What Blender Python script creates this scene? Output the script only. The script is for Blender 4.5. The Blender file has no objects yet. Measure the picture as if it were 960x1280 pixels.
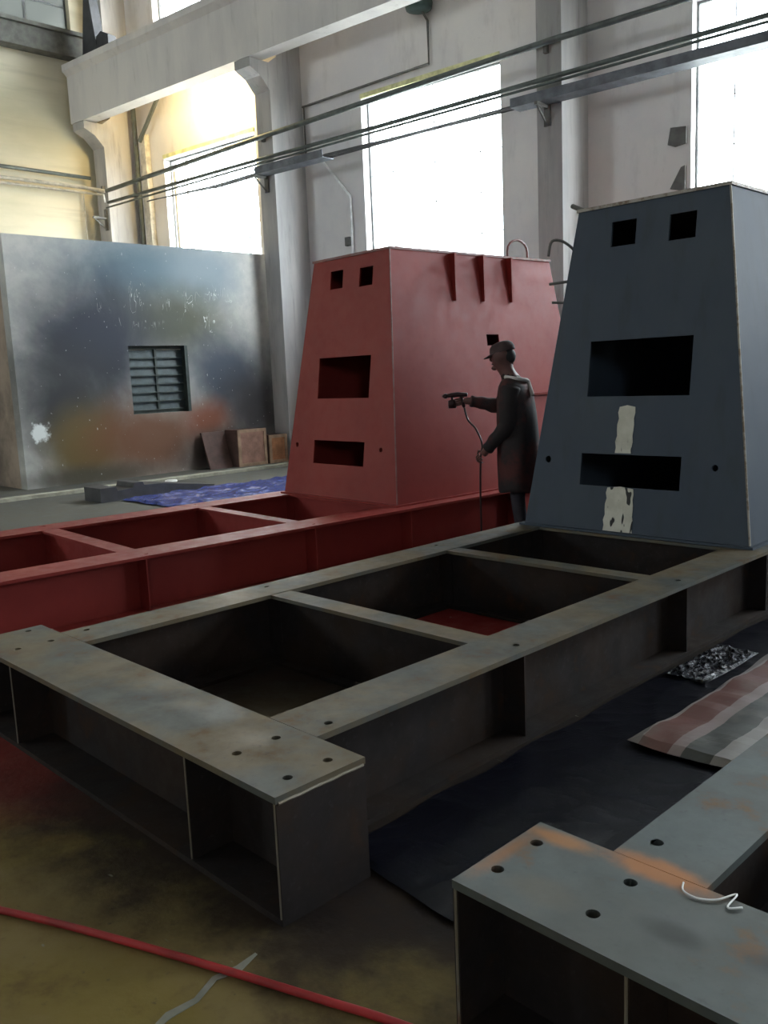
import bpy, bmesh, math, random
from mathutils import Vector, Matrix, noise as mnoise
random.seed(7)
SC = bpy.context.scene
COL = SC.collection

# ------------------------------------------------------------------ camera
FPX = 1090.83
ROT = Matrix(((0.70097, -0.08113, 0.70856), (0.71192, 0.13771, -0.68862), (-0.04171, 0.98714, 0.15429)))
cam = bpy.data.cameras.new('camera')
cam.sensor_fit = 'VERTICAL'; cam.sensor_height = 24.0; cam.lens = FPX / 1280.0 * 24.0
cam.clip_start = 0.05; cam.clip_end = 300
cam_o = bpy.data.objects.new('camera', cam); COL.objects.link(cam_o)
_q = ROT.to_quaternion(); _q.normalize()
cam_o.matrix_world = Matrix.Translation((0, 0, 1.6)) @ _q.to_matrix().to_4x4()
SC.camera = cam_o

# ------------------------------------------------------------------ world, exposure
SKY = 34.0
w = bpy.data.worlds.new('sky'); SC.world = w; w.use_nodes = True
wn = w.node_tree; wn.nodes.clear()
bg = wn.nodes.new('ShaderNodeBackground'); wo = wn.nodes.new('ShaderNodeOutputWorld')
bg.inputs['Color'].default_value = (0.90, 0.96, 1.0, 1); bg.inputs['Strength'].default_value = SKY
wn.links.new(bg.outputs[0], wo.inputs[0])
vs = SC.view_settings
vs.view_transform = 'Standard'; vs.look = 'None'; vs.gamma = 1.0; vs.use_curve_mapping = False
vs.exposure = 0.0
try:
    SC.cycles.use_denoising = True
    SC.cycles.max_bounces = 10; SC.cycles.diffuse_bounces = 6; SC.cycles.transparent_max_bounces = 12
    SC.cycles.caustics_reflective = False; SC.cycles.caustics_refractive = False
except Exception:
    pass

# the long wall's own axes: s runs along the wall (to the left in view), d into the room
UB = Vector((-14.1, 10.75, 0)); UU = Vector((-0.9937, -0.1121, 0)); UN = Vector((0.1121, -0.9937, 0))
def S(s, d, z): return UB + UU * s + UN * d + Vector((0, 0, z))
WALLROT = math.atan2(0.1121, 0.9937)

def portal(loc, rot, sx, sy):
    l = bpy.data.lights.new('window_daylight', 'AREA'); l.shape = 'RECTANGLE'; l.size = sx; l.size_y = sy
    l.cycles.is_portal = True
    o = bpy.data.objects.new('window_daylight', l); COL.objects.link(o)
    o.location = loc; o.rotation_euler = rot
    return o

# ------------------------------------------------------------------ node helpers
class NT:
    def __init__(self, name):
        self.m = bpy.data.materials.new(name); self.m.use_nodes = True
        self.t = self.m.node_tree; self.t.nodes.clear()
        self.out = self.t.nodes.new('ShaderNodeOutputMaterial')
        self.co = self.t.nodes.new('ShaderNodeTexCoord')
        self.geo = self.t.nodes.new('ShaderNodeNewGeometry')
    def n(self, typ, **kw):
        x = self.t.nodes.new(typ)
        for k, v in kw.items(): setattr(x, k, v)
        return x
    def l(self, a, b): self.t.links.new(a, b)
    def val(self, sock, v):
        if isinstance(v, bpy.types.NodeSocket): self.l(v, sock)
        else: sock.default_value = v
    def pos(self): return self.geo.outputs['Position']
    def obj(self): return self.co.outputs['Object']
    def math(self, op, a, b=0.0, clamp=False):
        x = self.n('ShaderNodeMath', operation=op, use_clamp=clamp)
        self.val(x.inputs[0], a); self.val(x.inputs[1], b); return x.outputs[0]
    def mapping(self, vec, scale=(1, 1, 1), loc=(0, 0, 0), rot=(0, 0, 0)):
        x = self.n('ShaderNodeMapping'); self.l(vec, x.inputs[0])
        x.inputs['Location'].default_value = loc; x.inputs['Rotation'].default_value = rot; x.inputs['Scale'].default_value = scale
        return x.outputs[0]
    def noise(self, vec, scale=5.0, detail=4.0, rough=0.55, dist=0.0):
        x = self.n('ShaderNodeTexNoise'); self.l(vec, x.inputs['Vector'])
        x.inputs['Scale'].default_value = scale; x.inputs['Detail'].default_value = detail
        x.inputs['Roughness'].default_value = rough; x.inputs['Distortion'].default_value = dist
        return x.outputs['Fac']
    def ramp(self, fac, lo, hi, a=0.0, b=1.0, smooth=True):
        x = self.n('ShaderNodeMapRange')
        if smooth: x.interpolation_type = 'SMOOTHSTEP'
        self.val(x.inputs['Value'], fac)
        x.inputs['From Min'].default_value = lo; x.inputs['From Max'].default_value = hi
        x.inputs['To Min'].default_value = a; x.inputs['To Max'].default_value = b
        return x.outputs['Result']
    def mix(self, fac, a, b, mode='MIX'):
        x = self.n('ShaderNodeMix', data_type='RGBA', blend_type=mode)
        self.val(x.inputs[0], fac)
        for i, v in ((6, a), (7, b)):
            if isinstance(v, bpy.types.NodeSocket): self.l(v, x.inputs[i])
            else: x.inputs[i].default_value = (v[0], v[1], v[2], 1)
        return x.outputs[2]
    def blob(self, vec, c, r, nz=None, amt=0.5, soft=0.7):
        """soft stain: 1 inside, 0 outside of an ellipsoid of radii r round c, edge broken by noise"""
        x = self.n('ShaderNodeVectorMath', operation='SUBTRACT'); self.l(vec, x.inputs[0]); x.inputs[1].default_value = c
        y = self.n('ShaderNodeVectorMath', operation='MULTIPLY'); self.l(x.outputs[0], y.inputs[0]); y.inputs[1].default_value = tuple(1.0 / k for k in r)
        z = self.n('ShaderNodeVectorMath', operation='LENGTH'); self.l(y.outputs[0], z.inputs[0])
        d = z.outputs['Value']
        if nz is not None:
            d = self.math('ADD', d, self.math('MULTIPLY', self.math('SUBTRACT', nz, 0.5), amt * 2))
        return self.ramp(d, 1.0 - soft, 1.0 + soft * 0.5, 1.0, 0.0)
    def finish(self, color, rough=0.6, metal=0.0, bump=None, bstr=0.2, bdist=0.02, spec=0.5, coat=0.0):
        p = self.n('ShaderNodeBsdfPrincipled')
        if isinstance(color, bpy.types.NodeSocket): self.l(color, p.inputs['Base Color'])
        else: p.inputs['Base Color'].default_value = (color[0], color[1], color[2], 1)
        self.val(p.inputs['Roughness'], rough); self.val(p.inputs['Metallic'], metal)
        p.inputs['Specular IOR Level'].default_value = spec
        p.inputs['Coat Weight'].default_value = coat
        if bump is not None:
            b = self.n('ShaderNodeBump'); b.inputs['Strength'].default_value = bstr; b.inputs['Distance'].default_value = bdist
            self.l(bump, b.inputs['Height']); self.l(b.outputs[0], p.inputs['Normal'])
        self.l(p.outputs[0], self.out.inputs[0])
        return self.m

M = {}
def simple(name, col, rough=0.6, metal=0.0, vary=0.25, scale=6.0, spec=0.5, bstr=0.1):
    t = NT(name); nz = t.noise(t.pos(), scale, 5, 0.6)
    dark = tuple(c * (1 - vary) for c in col); lite = tuple(min(1, c * (1 + vary)) for c in col)
    M[name] = t.finish(t.mix(t.ramp(nz, 0.3, 0.7), dark, lite), rough, metal, nz, bstr, 0.01, spec)
    return M[name]

# bare mill-scale steel of the frames
def mill_steel(name, base, warm, rustc, rough, seed, marks=None, spec=0.35):
    t = NT(name); P = t.mapping(t.pos(), loc=(seed, seed * 2, 0))
    a = t.noise(P, 2.2, 5, 0.6); b = t.noise(P, 6.0, 6, 0.65); c = t.noise(P, 38.0, 4, 0.6)
    col = t.mix(t.ramp(a, 0.38, 0.62), base, warm)
    col = t.mix(t.math('MULTIPLY', t.ramp(b, 0.56, 0.74), 0.75), col, rustc)
    col = t.mix(t.math('MULTIPLY', t.ramp(c, 0.58, 0.75), 0.35), col, (0.05, 0.05, 0.05))
    r = t.ramp(b, 0.3, 0.7, rough, rough + 0.2)
    if marks is not None:
        for c_, r_, rgb, k_ in marks: col = t.mix(t.math('MULTIPLY', t.blob(t.pos(), c_, r_, b, 0.9, 0.75), k_), col, rgb)
    M[name] = t.finish(col, r, 0.3, c, 0.08, 0.004, spec)
mill_steel('steel', (0.084, 0.090, 0.084), (0.130, 0.102, 0.062), (0.125, 0.064, 0.024), 0.50, 0.0)
mill_steel('steel_blue', (0.085, 0.10, 0.10), (0.078, 0.084, 0.078), (0.16, 0.08, 0.03), 0.46, 7.3, [((-1.22, 1.74, .41), (.11, .035, .5), (0.30, 0.13, 0.04), .9), ((-1.265, 1.62, .41), (.03, .14, .5), (0.24, 0.11, 0.045), .8),
    ((-.93, 1.775, .41), (.15, .045, .5), (0.33, 0.13, 0.04), .95), ((-1.10, 1.53, .41), (.10, .05, .5), (0.10, 0.09, 0.07), .7), ((-.80, 1.58, .41), (.07, .035, .5), (0.03, 0.032, 0.03), .9), ((-.62, 1.62, .41), (.10, .04, .5), (0.045, 0.045, 0.045), .7)])
mill_steel('steel_web_shaded', (0.018, 0.0135, 0.013), (0.028, 0.0165, 0.011), (0.052, 0.024, 0.010), 0.7, 3.1)  # same steel much darker, shade on the webs put into the colour
mill_steel('steel_edge', (0.22, 0.20, 0.17), (0.18, 0.15, 0.11), (0.14, 0.08, 0.04), 0.5, 5.0)
# grey-blue plate of the unpainted pedestal
t = NT('plate_grey'); P = t.pos(); a = t.noise(P, 1.6, 5, 0.6); b = t.noise(t.mapping(P, scale=(1, 1, 0.25)), 7, 5, 0.6)
col = t.mix(t.ramp(a, 0.35, 0.65), (0.048, 0.063, 0.088), (0.057, 0.072, 0.093))
col = t.mix(t.math('MULTIPLY', t.ramp(b, 0.5, 0.75), 0.5), col, (0.040, 0.049, 0.058))
M['plate_grey'] = t.finish(col, 0.62, 0.0, b, 0.05, 0.004, 0.25)
t = NT('plate_edge'); a = t.noise(t.pos(), 14, 4, 0.7)
M['plate_edge'] = t.finish(t.mix(t.ramp(a, 0.45, 0.65), (0.33, 0.30, 0.26), (0.17, 0.12, 0.08)), 0.6, 0.2)
# red oxide primer
t = NT('red_primer'); P = t.pos(); a = t.noise(P, 1.1, 5, 0.6); b = t.noise(P, 9, 5, 0.6)
col = t.mix(t.ramp(a, 0.35, 0.65), (0.225, 0.026, 0.022), (0.265, 0.035, 0.028))
col = t.mix(t.math('MULTIPLY', t.ramp(b, 0.55, 0.8), 0.3), col, (0.17, 0.025, 0.021))
M['red_primer'] = t.finish(col, t.ramp(b, 0.3, 0.7, 0.45, 0.6), 0.0, b, 0.05, 0.004, 0.28)
t = NT('red_primer_edge'); a = t.noise(t.pos(), 9, 4, 0.7)
M['red_primer_edge'] = t.finish(t.mix(t.ramp(a, 0.4, 0.65), (0.22, 0.11, 0.10), (0.20, 0.05, 0.04)), 0.5)

# plaster wall behind the windows, with damp and soot marks
t = NT('plaster'); P = t.pos(); a = t.noise(P, 0.55, 6, 0.62); b = t.noise(t.mapping(P, scale=(1, 1, 0.3)), 2.4, 6, 0.65); c = t.noise(P, 14, 5, 0.6)
col = t.mix(t.ramp(a, 0.35, 0.65), (0.68, 0.66, 0.67), (0.78, 0.75, 0.72))
col = t.mix(t.math('MULTIPLY', t.ramp(b, 0.52, 0.75), 0.55), col, (0.50, 0.47, 0.46))
col = t.mix(t.math('MULTIPLY', t.ramp(c, 0.6, 0.8), 0.3), col, (0.52, 0.49, 0.45))
M['plaster'] = t.finish(col, 0.9, 0, c, 0.25, 0.01)
# cream end wall
t = NT('cream_wall'); P = t.pos(); a = t.noise(t.mapping(P, scale=(1, 0.35, 1.4)), 1.1, 6, 0.6); b = t.noise(t.mapping(P, scale=(1, 0.2, 3.0)), 2.2, 5, 0.6)
col = t.mix(t.ramp(a, 0.35, 0.65), (0.66, 0.62, 0.46), (0.76, 0.70, 0.54))
col = t.mix(t.math('MULTIPLY', t.ramp(b, 0.5, 0.75), 0.55), col, (0.58, 0.53, 0.40))
M['cream_wall'] = t.finish(col, 0.9, 0, b, 0.2, 0.02)
# concrete of columns and crane beam
t = NT('concrete'); P = t.pos(); a = t.noise(t.mapping(P, scale=(1, 1, 0.25)), 1.3, 6, 0.62); b = t.noise(t.mapping(P, scale=(1, 1, 0.15)), 6, 6, 0.65); c = t.noise(P, 20, 4, 0.6)
col = t.mix(t.ramp(a, 0.35, 0.65), (0.60, 0.575, 0.57), (0.70, 0.67, 0.645))
col = t.mix(t.math('MULTIPLY', t.ramp(b, 0.55, 0.78), 0.6), col, (0.42, 0.40, 0.38))
M['concrete'] = t.finish(col, 0.85, 0, c, 0.2, 0.01)
simple('dark_ledge', (0.13, 0.13, 0.115), 0.85)
simple('ceiling', (0.42, 0.42, 0.40), 0.9)
simple('far_wall', (0.30, 0.29, 0.27), 0.9)

# partition covered with overspray of many colours
t = NT('overspray'); P = t.pos()
n1 = t.noise(P, 0.9, 6, 0.6, 0.4); n2 = t.noise(P, 3.0, 6, 0.65); n3 = t.noise(P, 12, 5, 0.6)
col = t.mix(t.ramp(n2, 0.35, 0.65), (0.42, 0.42, 0.40), (0.52, 0.51, 0.47))
X = -14.2
def st(c, y, z, ry, rz, rgb, k=1.0, amt=0.35):
    return t.mix(t.math('MULTIPLY', t.blob(P, (X, y, z), (3.0, ry, rz), n1, amt, 0.75), k), c, rgb)
col = st(col, 8.1, 3.55, 1.7, 0.85, (0.10, 0.155, 0.19), 1.0)
col = st(col, 9.4, 3.6, 0.9, 0.6, (0.20, 0.25, 0.28), 0.9)
col = st(col, 8.6, 2.7, 1.5, 0.75, (0.085, 0.09, 0.06), 1.0)
col = st(col, 7.1, 2.35, 1.55, 1.35, (0.016, 0.022, 0.038), 1.0)
col = st(col, 6.5, 1.35, 1.2, 1.1, (0.024, 0.026, 0.030), 1.0)
col = st(col, 9.8, 1.75, 1.1, 0.85, (0.055, 0.07, 0.095), 1.0)
col = st(col, 10.4, 1.1, 0.9, 0.8, (0.045, 0.04, 0.045), 0.95)
col = st(col, 6.85, 0.55, 0.85, 0.85, (0.12, 0.082, 0.018), 1.0)
col = st(col, 8.1, 0.65, 1.35, 0.85, (0.15, 0.056, 0.02), 0.95)
col = st(col, 9.25, 0.9, 0.55, 0.42, (0.22, 0.06, 0.024), 0.9)
col = st(col, 9.5, 0.3, 1.0, 0.45, (0.04, 0.03, 0.026), 0.95)
col = st(col, 6.8, 0.1, 1.4, 0.22, (0.05, 0.042, 0.026), 0.85)
col = t.mix(t.blob(P, (X, 6.03, 0.92), (3.0, 0.15, 0.16), t.noise(P, 7, 4, 0.6), 1.3, 0.35), col, (0.72, 0.75, 0.73))
# pale scrawls and drips
scr = t.noise(t.mapping(P, scale=(1, 2.6, 1.0)), 2.6, 1, 0.5, 1.6)
line = t.math('SUBTRACT', 1.0, t.ramp(t.math('ABSOLUTE', t.math('SUBTRACT', scr, 0.5)), 0.0, 0.016))
area = t.math('MAXIMUM', t.blob(P, (X, 8.0, 3.0), (3, 0.75, 0.42), n2, 0.5, 0.4), t.blob(P, (X, 9.4, 2.95), (3, 0.7, 0.5), n2, 0.5, 0.4))
gate = t.ramp(t.noise(P, 2.6, 2, 0.5), 0.50, 0.60)
col = t.mix(t.math('MULTIPLY', t.math('MULTIPLY', line, area), gate), col, (0.62, 0.64, 0.60))
speck = t.ramp(t.noise(t.mapping(P, scale=(1, 1.6, 0.8)), 16, 2, 0.5), 0.72, 0.76)
col = t.mix(t.math('MULTIPLY', speck, 0.6), col, (0.6, 0.6, 0.58))
M['overspray'] = t.finish(col, 0.7, 0, n3, 0.15, 0.01)

# stained workshop floor
t = NT('floor'); P = t.pos()
a = t.noise(P, 1.3, 6, 0.62, 0.3); b = t.noise(P, 5.5, 6, 0.65); c = t.noise(P, 24, 5, 0.6)
col = t.mix(t.ramp(a, 0.35, 0.65), (0.185, 0.135, 0.040), (0.20, 0.148, 0.065))
col = t.mix(t.math('MULTIPLY', t.ramp(b, 0.5, 0.72), 0.6), col, (0.10, 0.064, 0.034))
col = t.mix(t.math('MULTIPLY', t.ramp(c, 0.62, 0.76), 0.6), col, (0.06, 0.05, 0.04))
sep = t.n('ShaderNodeSeparateXYZ'); t.l(P, sep.inputs[0])
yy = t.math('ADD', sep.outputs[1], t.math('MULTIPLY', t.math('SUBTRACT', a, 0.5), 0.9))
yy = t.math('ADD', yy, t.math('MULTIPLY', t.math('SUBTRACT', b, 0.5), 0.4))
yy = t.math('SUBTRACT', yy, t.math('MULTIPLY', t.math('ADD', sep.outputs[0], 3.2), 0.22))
paint = t.ramp(yy, 0.80, 1.25)  # dark overspray around the frames, with their shadow painted into the colour
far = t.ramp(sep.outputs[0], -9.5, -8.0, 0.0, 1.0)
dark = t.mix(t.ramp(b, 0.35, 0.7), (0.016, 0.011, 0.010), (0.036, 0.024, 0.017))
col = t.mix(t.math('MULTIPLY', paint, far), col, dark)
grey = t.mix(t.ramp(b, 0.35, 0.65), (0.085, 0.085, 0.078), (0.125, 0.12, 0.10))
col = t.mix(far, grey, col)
col = t.mix(t.blob(P, (-4.4, 1.25, 0), (1.15, 0.45, 3), a, 0.45, 0.6), col, (0.17, 0.025, 0.021))
col = t.mix(t.math('MULTIPLY', t.blob(P, (-3.6, 4.25, 0), (0.55, 0.5, 3), a, 0.4, 0.5), 0.9), col, (0.20, 0.02, 0.018))  # red reflected in the floor inside the grey frame, painted into its colour
col = t.mix(t.math('MULTIPLY', t.blob(P, (-6.5, 4.0, 0), (1.9, 5.0, 3), a, 0.3, 0.5), 0.85), col, (0.10, 0.015, 0.013))
col = t.mix(t.math('MULTIPLY', t.blob(P, (-3.0, 2.3, 0), (0.7, 0.5, 3), a, 0.4, 0.7), 0.8), col, (0.085, 0.06, 0.03))
sp = t.ramp(t.noise(t.mapping(P, scale=(1.0, 2.2, 1)), 9, 2, 0.5), 0.74, 0.78)
col = t.mix(t.math('MULTIPLY', sp, 0.75), col, (0.22, 0.215, 0.18))
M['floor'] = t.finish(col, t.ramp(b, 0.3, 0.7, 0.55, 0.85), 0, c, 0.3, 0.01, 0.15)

# glass
def glass(name, tint, trans, rough=0.1):
    t = NT(name)
    tr = t.n('ShaderNodeBsdfTransparent'); tr.inputs[0].default_value = (*tint, 1)
    gl = t.n('ShaderNodeBsdfGlossy'); gl.inputs['Roughness'].default_value = rough
    df = t.n('ShaderNodeBsdfTranslucent'); df.inputs[0].default_value = (0.75, 0.77, 0.74, 1)
    m1 = t.n('ShaderNodeMixShader'); m1.inputs[0].default_value = 0.04; t.l(tr.outputs[0], m1.inputs[1]); t.l(gl.outputs[0], m1.inputs[2])
    m2 = t.n('ShaderNodeMixShader'); m2.inputs[0].default_value = 1 - trans; t.l(m1.outputs[0], m2.inputs[1]); t.l(df.outputs[0], m2.inputs[2])
    t.l(m2.outputs[0], t.out.inputs[0]); M[name] = t.m
glass('clear_glass', (0.97, 0.99, 1.0), 0.97)
glass('dusty_glass', (0.03, 0.032, 0.03), 0.90)

simple('window_steel', (0.17, 0.18, 0.18), 0.6)
simple('pipe_dark', (0.10, 0.115, 0.11), 0.5, 0.2)
simple('pipe_pale', (0.55, 0.52, 0.45), 0.5)
simple('tray_zinc', (0.13, 0.14, 0.16), 0.55, 0.3)
simple('cable_dark', (0.06, 0.06, 0.065), 0.6)
simple('bracket', (0.13, 0.125, 0.115), 0.7)
simple('conduit_white', (0.9, 0.9, 0.9), 0.4)
simple('black_steel', (0.045, 0.045, 0.05), 0.5)
simple('grille_dark', (0.035, 0.05, 0.045), 0.6)
simple('louvre_glass', (0.045, 0.066, 0.070), 0.45, spec=0.25)
simple('hose_red', (0.34, 0.022, 0.024), 0.5)
simple('crate_side', (0.10, 0.055, 0.045), 0.75)
simple('crate_face', (0.36, 0.20, 0.15), 0.75)
simple('crate_frame', (0.40, 0.27, 0.18), 0.75)
simple('crate_orange', (0.42, 0.19, 0.09), 0.75)
simple('cloth_dark', (0.026, 0.016, 0.016), 0.85, vary=0.4, scale=4)
t = NT('cloth_paint'); nz = t.noise(t.pos(), 3.5, 5, 0.65); n2 = t.noise(t.pos(), 24, 4, 0.6)
M['cloth_paint'] = t.finish(t.mix(t.ramp(nz, 0.45, 0.65), (0.018, 0.013, 0.014), (0.075, 0.018, 0.016)), 0.85, 0, n2, 0.3, 0.006)
simple('trouser', (0.035, 0.03, 0.04), 0.9)
simple('skin', (0.11, 0.045, 0.038), 0.6)
simple('cap_cloth', (0.06, 0.035, 0.035), 0.8)
simple('hair', (0.02, 0.017, 0.016), 0.7)
simple('shoulder_highlight', (0.55, 0.50, 0.48), 0.8)
simple('boot', (0.02, 0.02, 0.02), 0.6)
simple('gun_metal', (0.04, 0.022, 0.022), 0.4, 0.6)
simple('kerb', (0.33, 0.32, 0.25), 0.85)
simple('lamp_shade', (0.03, 0.065, 0.06), 0.5)
simple('side_wall', (0.22, 0.17, 0.13), 0.85, vary=0.5, scale=1.2)
simple('white_scrap', (0.85, 0.85, 0.80), 0.35)
simple('mortar', (0.20, 0.195, 0.165), 0.9)
simple('outside_ground', (0.30, 0.30, 0.27), 0.9)
# crinkled plastic
def film(name, col, rough, bs=0.5, spec=0.6):
    t = NT(name); b = t.noise(t.pos(), 26, 5, 0.65, 1.0)
    M[name] = t.finish(t.mix(t.ramp(b, 0.3, 0.7), tuple(c * 0.7 for c in col), tuple(c * 1.3 for c in col)), rough, 0, b, bs, 0.012, spec)
film('film_navy', (0.0022, 0.0026, 0.007), 0.42, 0.12, 0.18)
film('film_wrap', (0.012, 0.014, 0.022), 0.14, 0.8)
film('film_blue', (0.035, 0.05, 0.19), 0.22, 0.5, 0.5)
# striped tarpaulin: stripes across x
t = NT('tarp'); P = t.obj(); nz = t.noise(P, 4, 4, 0.6); sep = t.n('ShaderNodeSeparateXYZ'); t.l(P, sep.inputs[0])
xx = t.math('ADD', sep.outputs[0], t.math('MULTIPLY', t.math('SUBTRACT', nz, 0.5), 0.03))
cr = t.n('ShaderNodeValToRGB'); cr.color_ramp.interpolation = 'CONSTANT'
t.l(t.math('ADD', t.math('MULTIPLY', xx, 1.0 / 0.8), 0.5), cr.inputs[0])
stops = [(0.0, (0.27, 0.245, 0.235)), (0.11, (0.135, 0.052, 0.042)), (0.27, (0.25, 0.19, 0.185)), (0.34, (0.065, 0.068, 0.062)), (0.49, (0.27, 0.25, 0.235)), (0.58, (0.15, 0.066, 0.046)), (0.72, (0.26, 0.23, 0.215)), (0.84, (0.07, 0.07, 0.068))]
els = cr.color_ramp.elements
els[0].position = 0.0; els[0].color = (*stops[0][1], 1); els[1].position = stops[1][0]; els[1].color = (*stops[1][1], 1)
for p_, c_ in stops[2:]:
    e = els.new(p_); e.color = (*c_, 1)
M['tarp'] = t.finish(t.mix(t.math('MULTIPLY', t.ramp(nz, 0.5, 0.7), 0.4), cr.outputs[0], (0.2, 0.17, 0.15)), 0.5, 0, nz, 0.2, 0.01)
# paper strip with ink strokes
t = NT('paper'); P = t.pos(); nz = t.noise(P, 9, 4, 0.6)
ink = t.ramp(t.noise(t.mapping(P, scale=(2.2, 1, 0.7)), 13, 1, 0.4), 0.60, 0.64)
sepp = t.n('ShaderNodeSeparateXYZ'); t.l(P, sepp.inputs[0])
low = t.ramp(sepp.outputs[2], 1.0, 1.1, 1.0, 0.0)
M['paper'] = t.finish(t.mix(t.math('MULTIPLY', ink, low), t.mix(t.ramp(nz, 0.35, 0.65), (0.52, 0.50, 0.42), (0.62, 0.60, 0.52)), (0.03, 0.03, 0.03)), 0.8)

# ------------------------------------------------------------------ geometry helpers
ROOT = {}
def setp(o, label=None, cat=None, group=None, kind=None):
    if label: o['label'] = label
    if cat: o['category'] = cat
    if group: o['group'] = group
    if kind: o['kind'] = kind
    return o
def rootloc(p): return Vector(ROOT.get(p.name, (0, 0, 0)))
def mesh_from(bm, name, mats, smooth=False, off=None):
    bmesh.ops.recalc_face_normals(bm, faces=bm.faces[:])
    if off is not None: bmesh.ops.translate(bm, verts=bm.verts[:], vec=-off)
    me = bpy.data.meshes.new(name); bm.to_mesh(me); bm.free()
    for m in (mats if isinstance(mats, (list, tuple)) else [mats]): me.materials.append(M[m])
    if smooth:
        for f in me.polygons: f.use_smooth = True
    return me
def obj(name, bm, mats, parent=None, smooth=False):
    """link bm (world coordinates) as one mesh object"""
    if parent is None:
        vs_ = [v.co for v in bm.verts]
        lo = Vector((min(v.x for v in vs_), min(v.y for v in vs_), min(v.z for v in vs_)))
        hi = Vector((max(v.x for v in vs_), max(v.y for v in vs_), max(v.z for v in vs_)))
        loc = Vector(((lo.x + hi.x) / 2, (lo.y + hi.y) / 2, lo.z))
    else: loc = rootloc(parent)
    me = mesh_from(bm, name, mats, smooth, loc)
    o = bpy.data.objects.new(name, me); COL.objects.link(o)
    if parent is None: o.location = loc
    else: o.parent = parent
    ROOT[o.name] = loc
    return o
def thing(name, loc, label, cat, group=None):
    o = bpy.data.objects.new(name, None); o.empty_display_size = 0.1; COL.objects.link(o); o.location = loc
    ROOT[o.name] = Vector(loc)
    return setp(o, label, cat, group)
def inst(name, me, parent, wloc, rotz=0.0):
    o = bpy.data.objects.new(name, me); COL.objects.link(o); o.parent = parent
    o.location = Vector(wloc) - rootloc(parent); o.rotation_euler = (0, 0, rotz)
    ROOT[o.name] = rootloc(parent)
    return o
def struct(name, bm, mats, parent=None, smooth=False):
    o = obj(name, bm, mats, parent, smooth)
    if parent is None: o['kind'] = 'structure'
    return o
ID = lambda p: Vector(p)
def box(bm, x0, x1, y0, y1, z0, z1, T=ID, mat=0):
    v = [bm.verts.new(T((x, y, z))) for x in (x0, x1) for y in (y0, y1) for z in (z0, z1)]
    for q in ((0, 1, 3, 2), (4, 6, 7, 5), (0, 4, 5, 1), (2, 3, 7, 6), (0, 2, 6, 4), (1, 5, 7, 3)):
        f = bm.faces.new([v[i] for i in q]); f.material_index = mat
    return v
def B_(*a, T=ID):
    bm = bmesh.new(); box(bm, *a, T=T); return bm
def prism(bm, pts, off, T=ID):
    """closed polygon pts extruded by vector off"""
    off = Vector(off)
    a = [bm.verts.new(T(Vector(p))) for p in pts]; b = [bm.verts.new(T(Vector(p) + off)) for p in pts]
    bm.faces.new(a); bm.faces.new(b[::-1])
    for i in range(len(pts)):
        j = (i + 1) % len(pts); bm.faces.new((a[i], b[i], b[j], a[j]))
def frame_axes(d):
    d = d.normalized(); up = Vector((0, 0, 1)) if abs(d.z) < 0.95 else Vector((1, 0, 0))
    a = d.cross(up).normalized(); return a, d.cross(a).normalized()
def tube(bm, pts, r, seg=10, closed=False, cap=True):
    pts = [Vector(p) for p in pts]; n = len(pts); rings = []
    rs = r if isinstance(r, (list, tuple)) else [r] * n
    pa = None
    for i, p in enumerate(pts):
        if closed: d = pts[(i + 1) % n] - pts[i - 1]
        else: d = pts[min(i + 1, n - 1)] - pts[max(i - 1, 0)]
        a, b = frame_axes(d)
        if pa is not None:
            dn = d.normalized(); a = (pa - dn * pa.dot(dn)).normalized(); b = dn.cross(a)
        pa = a
        rings.append([bm.verts.new(p + (a * math.cos(k * 2 * math.pi / seg) + b * math.sin(k * 2 * math.pi / seg)) * rs[i]) for k in range(seg)])
    m = n if closed else n - 1
    for i in range(m):
        A, Bq = rings[i], rings[(i + 1) % n]
        for k in range(seg): bm.faces.new((A[k], A[(k + 1) % seg], Bq[(k + 1) % seg], Bq[k]))
    if cap and not closed: bm.faces.new(rings[0][::-1]); bm.faces.new(rings[-1])
def smooth_path(pts, k=6):
    pts = [Vector(p) for p in pts]; out = []
    for i in range(len(pts) - 1):
        p0, p1, p2, p3 = pts[max(i - 1, 0)], pts[i], pts[i + 1], pts[min(i + 2, len(pts) - 1)]
        for j in range(k):
            t_ = j / k; out.append(0.5 * ((2 * p1) + (p2 - p0) * t_ + (2 * p0 - 5 * p1 + 4 * p2 - p3) * t_ ** 2 + (3 * p1 - p0 - 3 * p2 + p3) * t_ ** 3))
    out.append(pts[-1]); return out
def thicken(bm, thick, flat=True, toward=None):
    """give an open sheet real thickness: second skin plus rim along every open edge"""
    bmesh.ops.recalc_face_normals(bm, faces=bm.faces[:]); bm.normal_update()
    fs = bm.faces[:]; big = max(fs, key=lambda f: f.calc_area()).normal.copy()
    if toward is not None and big.dot(Vector(toward)) > 0: big = -big
    cp = {v: bm.verts.new(v.co - (big if flat else v.normal) * thick) for v in bm.verts[:]}
    rim = [(e.verts[0], e.verts[1]) for e in bm.edges if len(e.link_faces) == 1]
    for f in fs: bm.faces.new([cp[v] for v in reversed(f.verts)])
    for a, b in rim: bm.faces.new((a, b, cp[b], cp[a]))
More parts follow.
